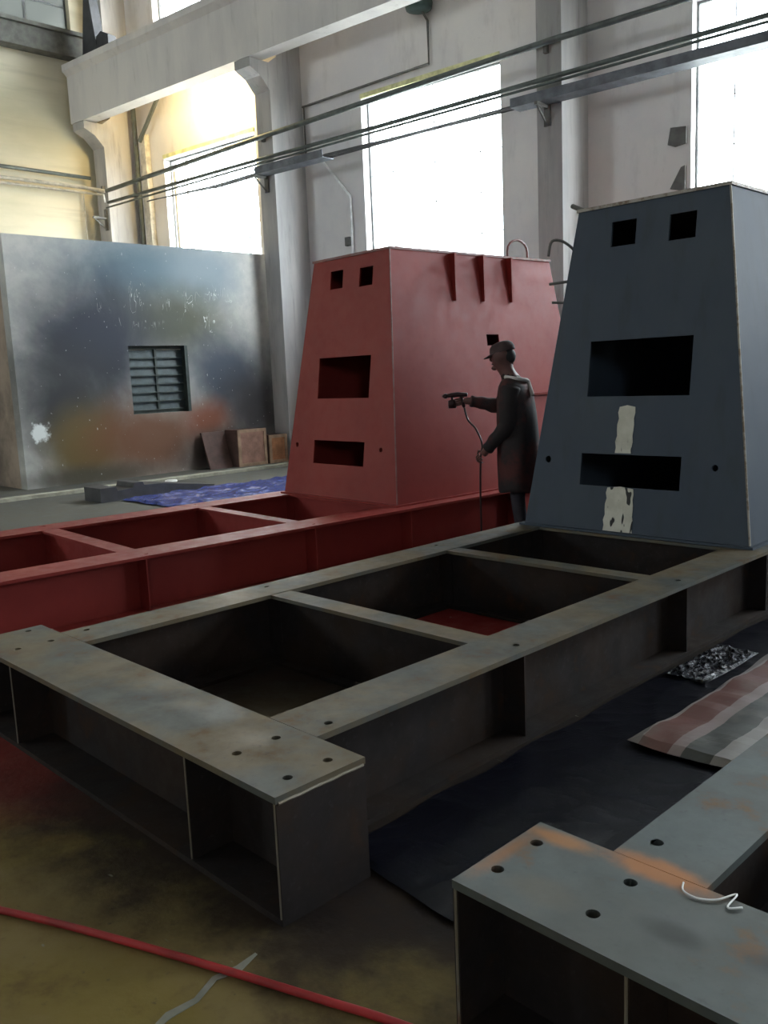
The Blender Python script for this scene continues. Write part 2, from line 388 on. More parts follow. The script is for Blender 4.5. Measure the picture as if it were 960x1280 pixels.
def plate(xs, ys, fn, skip=(), bolts=(), thick=0.02, T=ID, toward=(0, 0, -1)):
    """grid plate over breaks xs, ys; cells whose middle lies in a skip rectangle are left open, bolts = (x, y, r) round holes"""
    xs = set(xs); ys = set(ys)
    for s_ in skip: xs |= {s_[0], s_[1]}; ys |= {s_[2], s_[3]}
    for bx, by, r in bolts: xs |= {bx - r * 1.6, bx + r * 1.6}; ys |= {by - r * 1.6, by + r * 1.6}
    def clean(v):
        v = sorted(v); o = [v[0]]
        for q in v[1:]:
            if q - o[-1] > 1e-4: o.append(q)
        return o
    xs = clean(xs); ys = clean(ys)
    bm = bmesh.new(); V = {}
    def gv(i, j):
        if (i, j) not in V: V[(i, j)] = bm.verts.new(T(fn(xs[i], ys[j], i == 0, i == len(xs) - 1)))
        return V[(i, j)]
    for i in range(len(xs) - 1):
        for j in range(len(ys) - 1):
            cx, cy = (xs[i] + xs[i + 1]) / 2, (ys[j] + ys[j + 1]) / 2
            if any(s_[0] < cx < s_[1] and s_[2] < cy < s_[3] for s_ in skip): continue
            q = [gv(i, j), gv(i + 1, j), gv(i + 1, j + 1), gv(i, j + 1)]
            hb = [b for b in bolts if abs(b[0] - cx) < 1e-3 + b[2] and abs(b[1] - cy) < 1e-3 + b[2] and xs[i] <= b[0] <= xs[i + 1] and ys[j] <= b[1] <= ys[j + 1]]
            if hb:
                bx, by, r = hb[0]; K = 16
                ring = [bm.verts.new(T(fn(bx + r * math.cos(-3 * math.pi / 4 + k * 2 * math.pi / K), by + r * math.sin(-3 * math.pi / 4 + k * 2 * math.pi / K), False, False))) for k in range(K)]
                for e in range(4):
                    arc = [ring[(e * 4 + k) % K] for k in range(5)]
                    bm.faces.new([q[e], q[(e + 1) % 4]] + arc[::-1])
            else: bm.faces.new(q)
    tw = Vector(toward); tw = T(tw) - T(Vector((0, 0, 0)))
    thicken(bm, thick, True, tw)
    return bm

# ================================================================== THE HALL
HX0, HX1, HY0, ZR = -19.65, 22.0, -10.0, 12.6
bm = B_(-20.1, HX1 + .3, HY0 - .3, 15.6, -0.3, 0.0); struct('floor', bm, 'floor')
TW = lambda p: S(-p[0], -p[1], p[2])           # local wall axes: x to the right in view, y outwards, z up
DW = 0.85                                      # wall plane behind the column fronts
# window openings along the wall: (x0, x1) in wall-local x (= -s)
bays = [(-3.97, -0.97), (1.90, 4.88), (8.03, 11.01), (14.1, 17.1), (20.1, 23.1), (26.1, 29.1)]
ZL0, ZL1, ZU0, ZU1 = 3.3, 6.64, 9.15, 11.3
skip = [(a, b, ZL0, ZL1) for a, b in bays] + [(a, b, ZU0, ZU1) for a, b in bays]
def wall_with_holes(x0, x1, z0, z1, holes, y0, y1, T):
    xs = sorted({x0, x1} | {h[0] for h in holes} | {h[1] for h in holes}); zs = sorted({z0, z1} | {h[2] for h in holes} | {h[3] for h in holes})
    bm = bmesh.new(); V = {}
    def gv(i, j, k):
        if (i, j, k) not in V: V[(i, j, k)] = bm.verts.new(T((xs[i], (y0, y1)[k], zs[j])))
        return V[(i, j, k)]
    def solid(i, j):
        if i < 0 or j < 0 or i >= len(xs) - 1 or j >= len(zs) - 1: return False
        cx, cz = (xs[i] + xs[i + 1]) / 2, (zs[j] + zs[j + 1]) / 2
        return not any(h[0] < cx < h[1] and h[2] < cz < h[3] for h in holes)
    for i in range(len(xs) - 1):
        for j in range(len(zs) - 1):
            if not solid(i, j): continue
            for k in (0, 1): bm.faces.new([gv(i, j, k), gv(i + 1, j, k), gv(i + 1, j + 1, k), gv(i, j + 1, k)])
            for di, dj, e in ((-1, 0, ((0, 0), (0, 1))), (1, 0, ((1, 0), (1, 1))), (0, -1, ((0, 0), (1, 0))), (0, 1, ((0, 1), (1, 1)))):
                if not solid(i + di, j + dj):
                    a, b = e
                    bm.faces.new([gv(i + a[0], j + a[1], 0), gv(i + b[0], j + b[1], 0), gv(i + b[0], j + b[1], 1), gv(i + a[0], j + a[1], 1)])
    return bm
bm = wall_with_holes(-6.1, 36.5, 0, ZR, skip, DW, DW + 0.34, TW); struct('wall_back', bm, 'plaster')
# end wall with dusty windows above the ring beam
TE = lambda p: Vector((HX0 - p[1], p[0], p[2]))          # local x = world y, y = outwards (-x)
ewin = [(-7.5, -1.5, 9.5, 11.6), (0.5, 4.2, 9.5, 11.6), (5.2, 9.95, 9.5, 11.6)]
bm = wall_with_holes(HY0, 11.0, 0, ZR, ewin, 0.0, 0.3, TE); struct('wall_left', bm, 'cream_wall')
# the walls and roof behind and beside the viewer, with added high windows
TF = lambda p: Vector((p[0], HY0 - p[1], p[2]))
fwin = [(x, x + 3.0, 4.2, 6.7) for x in (-17.5, 12.5)]  # unseen windows, added for light on the faces turned to the viewer
bm = wall_with_holes(HX0, HX1, 0, ZR, fwin, 0.0, 0.3, TF); struct('wall_front', bm, 'far_wall')
struct('wall_right', B_(HX1, HX1 + .3, HY0, 15.6, 0, ZR), 'far_wall')
struct('ceiling', B_(-20.1, HX1 + .3, HY0 - .3, 15.6, ZR, ZR + .3), 'ceiling')
struct('ground_outside', B_(-60, 60, 16.2, 60, -0.4, -0.3), 'outside_ground')

# windows -----------------------------------------------------------
NWIN = [0]
PANES = {}
def pane_mesh(wd, ht, mat):
    k = (round(wd, 3), round(ht, 3), mat)
    if k not in PANES: PANES[k] = mesh_from(B_(-wd / 2, wd / 2, -0.003, 0.003, -ht / 2, ht / 2), 'pane', mat)
    return PANES[k]
def window(x0, x1, z0, z1, cols, rows, T, rotz, y, mat, bw=.008):
    """steel window: frame, bars and one pane per opening; local x along the wall"""
    NWIN[0] += 1
    wroot = bpy.data.objects.new('window_%d' % NWIN[0], None); COL.objects.link(wroot); wroot.empty_display_size = 0.1
    wroot.location = T(((x0 + x1) / 2, y, z0)); ROOT[wroot.name] = Vector(wroot.location); wroot['kind'] = 'structure'
    bm = bmesh.new(); fw = 0.035
    for a in ((x0, x0 + fw, z0, z1), (x1 - fw, x1, z0, z1), (x0 + fw, x1 - fw, z0, z0 + fw), (x0 + fw, x1 - fw, z1 - fw, z1)):
        box(bm, a[0], a[1], y - .025, y + .025, a[2], a[3], T)
    obj('window_frame', bm, 'window_steel', wroot)
    xs = [x0 + (x1 - x0) * c for c in cols]; zs = [z0 + (z1 - z0) * r for r in rows]
    for x in xs[1:-1]: obj('glazing_bar', B_(x - bw, x + bw, y - .012, y + .012, z0 + fw, z1 - fw, T=T), 'window_steel', wroot)
    for z in zs[1:-1]: obj('glazing_bar', B_(x0 + fw, x1 - fw, y - .010, y + .010, z - bw * .8, z + bw * .8, T=T), 'window_steel', wroot)
    for i in range(len(xs) - 1):
        for j in range(len(zs) - 1):
            wd, ht = xs[i + 1] - xs[i] - .01, zs[j + 1] - zs[j] - .01
            inst('pane', pane_mesh(wd, ht, mat), wroot, T(((xs[i] + xs[i + 1]) / 2, y, (zs[j] + zs[j + 1]) / 2)), rotz)
    return wroot
c4 = (0, .18, .5, .82, 1)
for i, (a, b) in enumerate(bays):
    if i < 4:
        window(a, b, ZL0, ZL1, c4, (0, .2, .4, .6, .8, 1), TW, WALLROT, DW + 0.2, 'clear_glass')
        window(a, b, ZU0, ZU1, c4, (0, .35, .7, 1), TW, WALLROT, DW + 0.2, 'clear_glass')
    else:
        window(a, b, ZL0, ZL1, (0, .5, 1), (0, .5, 1), TW, WALLROT, DW + 0.2, 'clear_glass')
        window(a, b, ZU0, ZU1, (0, .5, 1), (0, .5, 1), TW, WALLROT, DW + 0.2, 'clear_glass')
    for z0, z1 in ((ZL0, ZL1), (ZU0, ZU1)):
        portal(TW(((a + b) / 2, DW + .36, (z0 + z1) / 2)), (math.pi / 2, 0, WALLROT + math.pi), b - a, z1 - z0)
for i, (a, b, z0, z1) in enumerate(ewin):
    n = max(3, round((b - a) / 1.02))
    window(a, b, z0, z1, [k / n for k in range(n + 1)], (0, .26, .63, 1), TE, math.pi / 2, 0.18, 'dusty_glass', .03)
    portal(TE(((a + b) / 2, .32, (z0 + z1) / 2)), (math.pi / 2, 0, -math.pi / 2), b - a, z1 - z0)
for (a, b, z0, z1) in fwin:
    window(a, b, z0, z1, (0, .5, 1), (0, .5, 1), TF, 0, 0.18, 'clear_glass')
    portal(TF(((a + b) / 2, .32, (z0 + z1) / 2)), (math.pi / 2, 0, 0), b - a, z1 - z0)

simple('lit_reveal_yellow', (0.72, 0.70, 0.38), 0.8)  # yellow light on the window's top reveal, put into a strip's colour
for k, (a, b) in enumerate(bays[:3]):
    struct('trim_%d' % (5 + k), B_(a, b, DW - .025, DW - .001, ZL1 + .005, ZL1 + .085, T=TW), 'lit_reveal_yellow')
# columns with corbels ------------------------------------------------
def column(x0, x1, label):
    """x0..x1 wall-local; deep rectangular concrete column with a corbel for the crane beam"""
    prof = [(DW + .02, 0), (0, 0), (0, 6.95), (-0.22, 7.17), (-0.47, 7.42 - .14), (-0.47, 7.44), (0.0, 7.44), (0.22, 7.6), (0.22, ZR - .02), (DW + .02, ZR - .02)]
    bm = bmesh.new(); prism(bm, [(x0, y, z) for y, z in prof], (x1 - x0, 0, 0), TW)
    return setp(obj('concrete_column', bm, 'column_concrete'), label, 'column', 'columns of the window wall')
t = NT('column_concrete'); P = t.pos(); a = t.noise(t.mapping(P, scale=(1, 1, 0.2)), 1.6, 6, 0.62); b = t.noise(t.mapping(P, scale=(1, 1, 0.12)), 7, 6, 0.65)
col = t.mix(t.ramp(a, 0.35, 0.65), (0.36, 0.355, 0.35), (0.50, 0.48, 0.46)); col = t.mix(t.math('MULTIPLY', t.ramp(b, 0.52, 0.75), 0.7), col, (0.24, 0.23, 0.22))
M['column_concrete'] = t.finish(col, 0.9, 0, b, 0.2, 0.01)
column(-5.40, -4.97, 'concrete column with corbel in the corner next to the cream wall')
column(0.0, 0.41, 'concrete column with corbel between the sunlit left window and the middle window')
column(6.02, 6.43, 'concrete column between the middle window and the window at the right edge')
for x in (12.05, 18.05, 24.05):
    column(x, x + .41, 'concrete column of the window wall beyond the right edge of the view')
# crane beam in two flights, with rail
bm = bmesh.new(); prism(bm, [(-5.5, y, z) for y, z in [(-0.45, 7.46), (-0.12, 7.46), (-0.12, 8.40), (0.06, 8.52), (0.06, 8.68), (-0.56, 8.68), (-0.56, 8.55), (-0.45, 8.45)]], (42, 0, 0), TW)
cb = setp(obj('crane_beam', bm, 'concrete'), 'long grey concrete crane runway beam resting on the column corbels', 'beam')
obj('crane_rail', B_(-5.3, 36.4, -.30, -.20, 8.68, 8.80, T=TW), 'bracket', cb)
bm = bmesh.new(); prism(bm, [(-4.98, -.34, 8.8), (-4.42, -.34, 8.8), (-4.60, -.34, 9.95), (-4.78, -.34, 9.95)], (0, .22, 0), TW)
cs = setp(obj('crane_stop', bm, 'black_steel'), 'dark tapered steel end stop on the crane rail in the corner', 'rail stop')
bm = bmesh.new(); prism(bm, [(-4.42, -.34, 8.8), (-4.0, -.34, 8.8), (-4.0, -.34, 9.0), (-4.25, -.34, 9.12), (-4.42, -.34, 9.05)], (0, .2, 0), TW); obj('buffer', bm, 'black_steel', cs)
# ring beam on the end wall
struct('trim_1', B_(HX0, HX0 + .32, HY0, 10.15, 8.85, 9.29), 'dark_ledge')
struct('trim_2', B_(HX0, HX0 + .40, HY0, 10.15, 9.29, 9.37), 'dark_ledge')

# assumed unseen lamp behind the crane beam, added for the glow above the window
lamp = thing('assumed_lamp', S(2.1, -.1, 7.62), 'assumed warm lamp, unseen behind the crane beam above the left window', 'lamp')
bm = bmesh.new(); prism(bm, [(-2.25, -.02, 7.95), (-1.95, -.02, 7.95), (-1.85, -.02, 7.80), (-2.35, -.02, 7.80)], (0, .16, 0), TW); obj('housing', bm, 'lamp_shade', lamp)
bm = bmesh.new(); tube(bm, [S(2.1, -.06, 7.95), S(2.1, -.06, 8.5)], .02, 8); obj('stem', bm, 'lamp_shade', lamp)
pl = bpy.data.lights.new('assumed_lamp_light', 'POINT'); pl.energy = 330; pl.color = (1.0, 0.74, 0.30); pl.shadow_soft_size = 0.22  # warm light of the assumed lamp, makes the glow on the wall
plo = bpy.data.objects.new('assumed_lamp_light', pl); COL.objects.link(plo); plo.location = S(1.75, -.05, 7.62)

# pipes and cable tray -------------------------------------------------
def pipe(pts, r, mat, label, cat='pipe', group=None, sm=True):
    bm = bmesh.new(); tube(bm, pts, r, 10)
    return setp(obj('service_pipe' if cat == 'pipe' else cat.replace(' ', '_'), bm, mat, None, sm), label, cat, group)
pipe([S(s, .12, z) for s, z in ((4.85, 5.97), (-.18, 6.135), (-2.68, 6.20), (-6.34, 6.285), (-8.3, 6.29), (-12.5, 6.38), (-24, 6.5))], .045, 'pipe_dark', 'dark thick uppermost pipe crossing all the columns and windows')
pipe([S(s, .10, z) for s, z in ((4.85, 5.72), (-.15, 5.755), (-2.65, 5.76), (-6.33, 5.79), (-9.32, 5.815), (-24, 5.9))], .035, 'pipe_dark', 'thinner pipe running just above the grey cable tray')
pipe([S(s, .16, z) for s, z in ((4.85, 5.60), (-.15, 5.66), (-2.65, 5.67), (-6.33, 5.70), (-9.32, 5.72), (-24, 5.8))], .02, 'pipe_dark', 'thin conduit squeezed between the lower pipe and the cable tray')
for x0, x1, lab in ((.2, 1.95, 'short grey metal cable tray between the middle column and the middle window'), (5.75, 26, 'long grey metal cable tray running right from the right column across the right window')):
    tray = thing('cable_tray', TW((x0, -.2, 5.44)), lab, 'cable tray', 'cable trays under the pipes')
    obj('tray_base', B_(x0, x1, -.32, -.04, 5.44, 5.45, T=TW), 'tray_zinc', tray)
    obj('side_rail', B_(x0, x1, -.325, -.32, 5.44, 5.57, T=TW), 'tray_zinc', tray)
    obj('side_rail', B_(x0, x1, -.04, -.035, 5.44, 5.57, T=TW), 'tray_zinc', tray)
for k, (d, z) in enumerate(((.10, 5.475), (.16, 5.475), (.22, 5.475), (.27, 5.475))):
    pipe([S(3.2, d, z + .06 - .02 * k), S(1.0, d, z - .03), S(-.2, d, z)] + [S(-q, d, z + .012 * math.sin(q * 2.1 + k)) for q in range(2, 26, 2)], .012, 'cable_dark', 'thin dark cable spanning between the two cable trays, %s' % ('nearest the wall', 'second from the wall', 'third from the wall', 'farthest from the wall')[k], 'cable', 'cables in the tray')
# end-wall pipes turning the corner
pipe([(-19.45, y, z) for y, z in ((-6, 6.35), (7.7, 6.345), (10.0, 6.33))], .04, 'pipe_dark', 'dark pipe along the cream end wall')
pipe([(-19.42, y, z) for y, z in ((-6, 6.12), (7.7, 6.11), (9.85, 6.10))] + [S(4.9, .14, 5.97)], .04, 'pipe_pale', 'pale upper pipe along the cream end wall')
pipe([(-19.42, y, z) for y, z in ((-6, 6.01), (7.7, 6.00), (9.85, 5.99))] + [S(4.92, .16, 5.88), S(4.9, .16, 5.72)], .028, 'pipe_pale', 'pale lower pipe along the cream end wall')
pipe([(-19.55, 9.85, 5.98), (-19.55, 9.85, 3.0)], .012, 'pipe_pale', 'thin vertical conduit dropping down the cream end wall')
# brackets on the columns
for k, (x, lab) in enumerate(((-5.1, 'steel pipe bracket on the corner column'), (.2, 'steel pipe bracket on the middle column'), (6.2, 'steel pipe bracket on the right column'))):
    br = thing('pipe_bracket', TW((x, 0, 5.2)), lab, 'bracket', 'pipe brackets on the columns')
    obj('arm', B_(x - .025, x + .025, -.36, -.03, 5.39, 5.438, T=TW), 'bracket', br)
    obj('upright', B_(x - .05, x + .05, -.03, -.003, 5.15, 5.62, T=TW), 'bracket', br)
    bm = bmesh.new(); tube(bm, [TW((x, -.32, 5.39)), TW((x, -.02, 5.17))], .018, 6); obj('strut', bm, 'bracket', br)
    obj('upright', B_(x - .03, x + .03, -.071, -.003, 5.98 + .09 * k, 6.12 + .09 * k, T=TW), 'bracket', br)
# downpipe, post and diagonal brace beside the corner column
pipe([S(5.0 - .25, -.70, 2.0), S(5.0 - .25, -.70, 8.4)], .055, 'pipe_dark', 'dark vertical downpipe beside the corner column')
bp = thing('steel_post', S(4.55, -.78, 0), 'pale steel post with a diagonal brace between corner column and left window', 'post')
obj('post', B_(-4.62, -4.42, .70, .84, 0, 7.25, T=TW), 'pipe_pale', bp)
bm = bmesh.new(); tube(bm, [S(4.55, -.66, 7.1), S(3.75, -.66, 7.9)], .05, 6); obj('brace', bm, 'pipe_dark', bp)
for k, x in enumerate((-3.55, -3.15, -2.85)):
    pipe([TW((x, DW - .04, 2.0)), TW((x, DW - .04, 6.3 - .35 * k))], (.04, .022, .018)[k], 'pipe_pale', ('thick vertical pipe in front of the left edge of the left window', 'middle thin vertical pipe before the left window', 'rightmost thin vertical pipe before the left window')[k])
# white conduit, switch box, lamp with conduit on the wall
pipe([S(-.45, -.75, 5.80), S(-.87, -.8, 5.78), S(-1.576, -.81, 4.978), S(-1.577, -.81, 3.0)], .024, 'conduit_white', 'white bent conduit on the wall left of the middle window', 'conduit')
setp(obj('switch_box', B_(1.42, 1.54, DW - .08, DW, 4.08, 4.24, T=TW), 'bracket'), 'small dark switch box beside the white conduit', 'box')
wl = thing('bell_lamp', S(-3.48, -.6, 7.65), 'dark bell lamp hanging high above the middle window', 'lamp')
bm = bmesh.new(); c_ = S(-3.47, -.6, 7.68)
rs_ = [(.0, .46), (.05, .44), (.09, .34), (.20, .22), (.24, .10), (.22, .0), (.12, -.02), (.0, -.03)]
tube(bm, [c_ + Vector((0, 0, z)) for _, z in rs_], [max(r, .004) for r, _ in rs_], 16); obj('shade', bm, 'lamp_shade', wl, True)
bm = bmesh.new(); tube(bm, [S(-3.47, -.6, 8.14), S(-3.47, -.6, 8.6), S(-3.47, -.85, 8.6)], .02, 8); obj('stem', bm, 'lamp_shade', wl)
bm = bmesh.new(); tube(bm, [S(-3.49, -.62, 7.7), S(-3.50, -.8, 7.55), S(-3.50, -.8, 6.86), S(-.47, -.8, 6.80)], .022, 8); obj('conduit', bm, 'bracket', wl)
pipe([S(-.5, -.8, 6.80), S(-.5, -.8, 5.85)], .016, 'bracket', 'thin grey conduit dropping beside the middle column', 'conduit')
for pts_, lab in (([(7.70, 4.74), (7.80, 4.70), (7.97, 4.72), (7.97, 4.95), (7.74, 4.97)], 'dark patch of broken plaster on the wall left of the right window, upper of two'), ([(7.74, 4.12), (7.96, 4.06), (7.96, 4.42), (7.90, 4.40)], 'dark patch of broken plaster on the wall left of the right window, lower of two')):
    bm = bmesh.new(); prism(bm, [(x, DW - .04, z) for x, z in pts_], (0, .04, 0), TW)
    setp(obj('plaster_patch', bm, 'bracket'), lab, 'plate', 'broken plaster patches beside the right window')  # thin prisms shaped as dark patches of broken plaster

# ================================================================== PARTITION ROOM
PX = -14.2
TP = lambda p: Vector((PX - p[1], p[0], p[2]))      # local x = world y, y = away from the room
bm = wall_with_holes(5.72, 10.90, 0, 4.05, [(7.73, 8.92, 1.10, 2.30)], 0, .24, TP); struct('wall_partition', bm, 'overspray')
struct('wall_partition_side', B_(-19.6, PX - .242, 5.72, 5.90, 0, 4.02), 'side_wall')
struct('trim_3', B_(-13.12, -12.92, -2.0, 10.6, 0, .05), 'kerb')
gw = bpy.data.objects.new('window_%d' % (NWIN[0] + 1), None); COL.objects.link(gw); gw.location = (PX, 8.32, 1.1); ROOT[gw.name] = Vector(gw.location); gw['kind'] = 'structure'
bm = bmesh.new()
for a in ((7.73, 7.77, 1.1, 2.3), (8.88, 8.92, 1.1, 2.3), (7.77, 8.88, 1.1, 1.16), (7.77, 8.88, 2.24, 2.3)): box(bm, a[0], a[1], .12, .17, a[2], a[3], TP)
obj('window_frame', bm, 'grille_dark', gw)
obj('mullion', B_(8.29, 8.335, .11, .17, 1.16, 2.24, T=TP), 'grille_dark', gw)
obj('jamb', B_(8.86, 8.92, .004, .12, 1.1, 2.3, T=TP), 'grille_dark', gw)
for k in range(7):
    z = 1.16 + k * (1.08 / 7)
    obj('grille_bar', B_(7.77, 8.88, .095, .125, z - .009, z + .012, T=TP), 'grille_dark', gw)
    for y0, y1 in ((7.77, 8.29), (8.335, 8.88)):
        bm = bmesh.new(); prism(bm, [(y0, .13, z + .012), (y0, .136, z + .012), (y0, .166, z + .15), (y0, .160, z + .15)], (y1 - y0, 0, 0), TP); obj('louvre', bm, 'louvre_glass', gw)

# crates against the partition
def crate(y0, y1, x0, x1, h, label, face):
    c = thing('wooden_crate', ((x0 + x1) / 2, (y0 + y1) / 2, 0), label, 'crate', 'crates along the partition')
    obj('crate_body', B_(x0, x1 - .02, y0, y1, 0, h), 'crate_side', c)
    obj('front_panel', B_(x1 - .02, x1 - .005, y0 + .03, y1 - .03, .03, h - .03), face, c)
    for a in ((y0, y0 + .06, 0, h), (y1 - .06, y1, 0, h), (y0 + .06, y1 - .06, 0, .06), (y0 + .06, y1 - .06, h - .06, h)):
        obj('batten', B_(x1 - .02, x1 + .01, a[0], a[1], a[2], a[3]), 'crate_frame', c)
crate(9.56, 10.22, -14.12, -13.70, .70, 'brown wooden crate against the partition beside the leaning dark board', 'crate_face')
crate(10.28, 10.72, -14.1, -13.70, .55, 'small orange crate at the foot of the column, right of the brown crate', 'crate_orange')
bm = bmesh.new(); prism(bm, [(-13.86, 9.02, 0), (-13.90, 9.02, 0), (-14.15, 9.02, .68), (-14.11, 9.02, .68)], (0, .5, 0))
setp(obj('leaning_board', bm, 'crate_side'), 'dark brown board leaning on the partition left of the brown crate', 'board')

# ================================================================== STEEL BASES
def steel_base(name, ox, oy, rz, H, far, near, endx, label, mats, pedestal=None, third=False):
    top, web, edge = mats
    c, s = math.cos(rz), math.sin(rz)
    T = lambda p: Vector((ox + c * p[0] - s * p[1], oy + s * p[0] + c * p[1], p[2]))
    root = thing(name, T((0, 0, 0)), label, 'steel base')
    ft = .022; L = 9.0; r = .0165
    flat = lambda x, y, f, l: Vector((x, y, H))
    # end beam -------------------------------------------------
    for y0, y1, front in ((0, .358, True), (L, L + .358, False)):
        bm = bmesh.new()
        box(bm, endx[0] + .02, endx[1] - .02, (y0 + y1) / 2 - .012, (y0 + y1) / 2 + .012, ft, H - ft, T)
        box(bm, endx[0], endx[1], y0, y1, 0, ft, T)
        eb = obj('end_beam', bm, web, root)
        bolts = []
        if front:
            for xa in (near[1] - .10, near[1] + .165): bolts += [(xa, .106, r), (xa, .266, r)]
            for xa in (far[0] + .10, far[0] - .165): bolts += [(xa, .106, r), (xa, .266, r)]
        obj('top_flange', plate([endx[0], endx[1]], [y0, y1], flat, (), bolts, ft, T), top, eb)
        for xe in (endx[0], endx[1]):
            sg = 1 if xe == endx[0] else -1
            obj('end_plate', B_(min(xe, xe + sg * .016), max(xe, xe + sg * .016), y0 + .002, y1 - .002, ft, H - ft - .001, T=T), web, eb)
            # weld run along the top edge of the end plate
            bm = bmesh.new(); tube(bm, [T((xe, y0 + .01 + q * (y1 - y0 - .02) / 8, H - ft + .0012 * math.sin(q * 2.3))) for q in range(9)], .0055, 6); obj('weld', bm, edge, eb)
            bm = bmesh.new(); tube(bm, [T((xe + sg * .008, y0 + .003, ft)), T((xe + sg * .008, y0 + .003, H - ft))], .0045, 6); obj('weld', bm, edge, eb)
        for xs_ in (near[0], far[1]):
            for side in (0, 1):
                ya, yb = (y0 + .006, (y0 + y1) / 2 - .012) if side == 0 else ((y0 + y1) / 2 + .012, y1 - .006)
                st_ = obj('stiffener', B_(xs_ - .007, xs_ + .007, ya, yb, ft, H - ft - .001, T=T), web, eb)
                if side == 0:
                    bm = bmesh.new(); tube(bm, [T((xs_, ya, ft)), T((xs_, ya, H - ft))], .004, 6); obj('weld', bm, edge, eb)
    # side beams -----------------------------------------------
    cross = [(1.464, 1.604), (2.955, 3.078), (4.02, 4.14), (6.9, 7.04)]
    for (a, b) in (far, near):
        mid = (a + b) / 2
        bm = bmesh.new()
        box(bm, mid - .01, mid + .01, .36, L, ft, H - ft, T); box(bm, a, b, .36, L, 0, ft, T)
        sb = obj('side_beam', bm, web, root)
        outer = b if b > 0 else a
        inx = (b - .06) if b > 0 else (a + .06)
        bolts = [(inx, .465, r), (inx - (.02 if b > 0 else -.02), 1.57, r), (inx - (.02 if b > 0 else -.02), 3.05, r)]
        obj('top_flange', plate([a, b], [.36, L], flat, (), bolts, ft, T), top, sb)
        for y0, y1 in cross + [(5.5, 5.6), (8.0, 8.1)]:
            ym = (y0 + y1) / 2
            for xa, xb in ((a + .006, mid - .01), (mid + .01, b - .006)):
                obj('stiffener', B_(min(xa, xb), max(xa, xb), ym - .006, ym + .006, ft, H - ft - .001, T=T), web, sb)
    # cross beams ----------------------------------------------
    for y0, y1 in cross:
        ym = (y0 + y1) / 2
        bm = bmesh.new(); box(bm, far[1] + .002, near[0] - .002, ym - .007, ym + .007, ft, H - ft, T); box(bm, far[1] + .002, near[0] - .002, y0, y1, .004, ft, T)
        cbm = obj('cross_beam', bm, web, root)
        obj('top_flange', B_(far[1] + .002, near[0] - .002, y0, y1, H - ft, H - .002, T=T), top, cbm)
    # pedestal ---------------------------------------------------
    if pedestal:
        pm, pe, Hp, px = pedestal
        z0, z1 = H, H + Hp; hb, ht = .88, .57; fb, f1, rb, r1 = 4.06, 4.37, 7.0, 6.69
        lerp = lambda a, b, z: a + (b - a) * (z - z0) / (z1 - z0)
        half = lambda z: lerp(hb, ht, z); fy = lambda z: lerp(fb, f1, z); ry = lambda z: lerp(rb, r1, z)
        ped = obj('pedestal', B_(px - hb - .03, px + hb + .03, fb - .03, rb + .03, z0 + .001, z0 + .016, T=T), pm, root)
        def front(x, z, f, l):
            return Vector((px + (-half(z) if f else half(z) if l else max(-half(z) + .002, min(half(z) - .002, x))), fy(z), z))
        holes = [(-.395, .395, z0 + .975, z0 + 1.372), (-.41, .372, z0 + .335, z0 + .565), (-.285, -.09, z0 + 2.03, z0 + 2.205), (.16, .355, z0 + 2.015, z0 + 2.19)]
        obj('front_plate', plate([-.5, .5, -hb, hb], [z0 + .016, z1], lambda x, z, f, l: front(x, z, f, l), holes, ((-.70, z0 + .51, .026), (.61, z0 + .50, .022)), .018, T, (0, 1, 0)), pm, ped)
        obj('rear_plate', plate([-hb, hb], [z0 + .016, z1], lambda x, z, f, l: Vector((px + (-half(z) if f else half(z)), ry(z), z)), (), (), .018, T, (0, -1, 0)), pm, ped)
        for sg in (-1, 1):
            def side(y, z, f, l, sg=sg):
                yy_ = fy(z) if f else ry(z) if l else y
                return Vector((px + sg * half(z), yy_, z))
            hl = [(5.535, 5.72, z0 + 1.43, z0 + 1.54)]
            obj('side_plate', plate([4.5, 6.4, fb, rb], [z0 + .016, z1], side, hl, (), .018, T, (-sg, 0, 0)), pm, ped)
            for gy in (5.13, 5.54, 5.96):
                bm = bmesh.new(); zt, zb = z1 - .004, z1 - .45
                prism(bm, [(px + sg * half(zt), gy, zt), (px + sg * (half(zt) + .085), gy, zt), (px + sg * (half(zt) + .085), gy, zt - .10), (px + sg * (half(zb) + .03), gy, zb), (px + sg * half(zb), gy, zb)], (0, .02, 0), T)
                obj('gusset', bm, pm, ped)
            zb = z0 + .92
            obj('side_rib', B_(px + sg * (half(zb) + .0) , px + sg * (half(zb) + .035), 6.12, 6.55, zb - .012, zb + .012, T=T), pm, ped)
        bm = plate([px - ht - .012, px + ht + .012], [f1 - .012, r1 + .012], lambda x, y, f, l: Vector((x, y, z1 + .022)), (), (), .022, T)
        obj('top_plate', bm, pe, ped)
        # vertical seam weld at the near corner
        bm = bmesh.new(); tube(bm, [T((px + half(z), fy(z), z)) for z in (z0 + .02, (z0 + z1) / 2, z1)], .007, 6); obj('weld', bm, pe, ped)
        # lifting loops of bent bar
        for sg in (1, -1):
            yc = 6.2
            pts = [T((px + sg * (ht - .03), yc - .16, z1)), T((px + sg * (ht - .03), yc - .16, z1 + .08))]
            pts += [T((px + sg * (ht - .03), yc - .16 * math.cos(k * math.pi / 8), z1 + .08 + .12 * math.sin(k * math.pi / 8))) for k in range(1, 8)]
            pts += [T((px + sg * (ht - .03), yc + .16, z1 + .08)), T((px + sg * (ht - .03), yc + .16, z1))]
            bm = bmesh.new(); tube(bm, pts, .012, 8); obj('lifting_loop', bm, pe, ped, True)
    return root, T

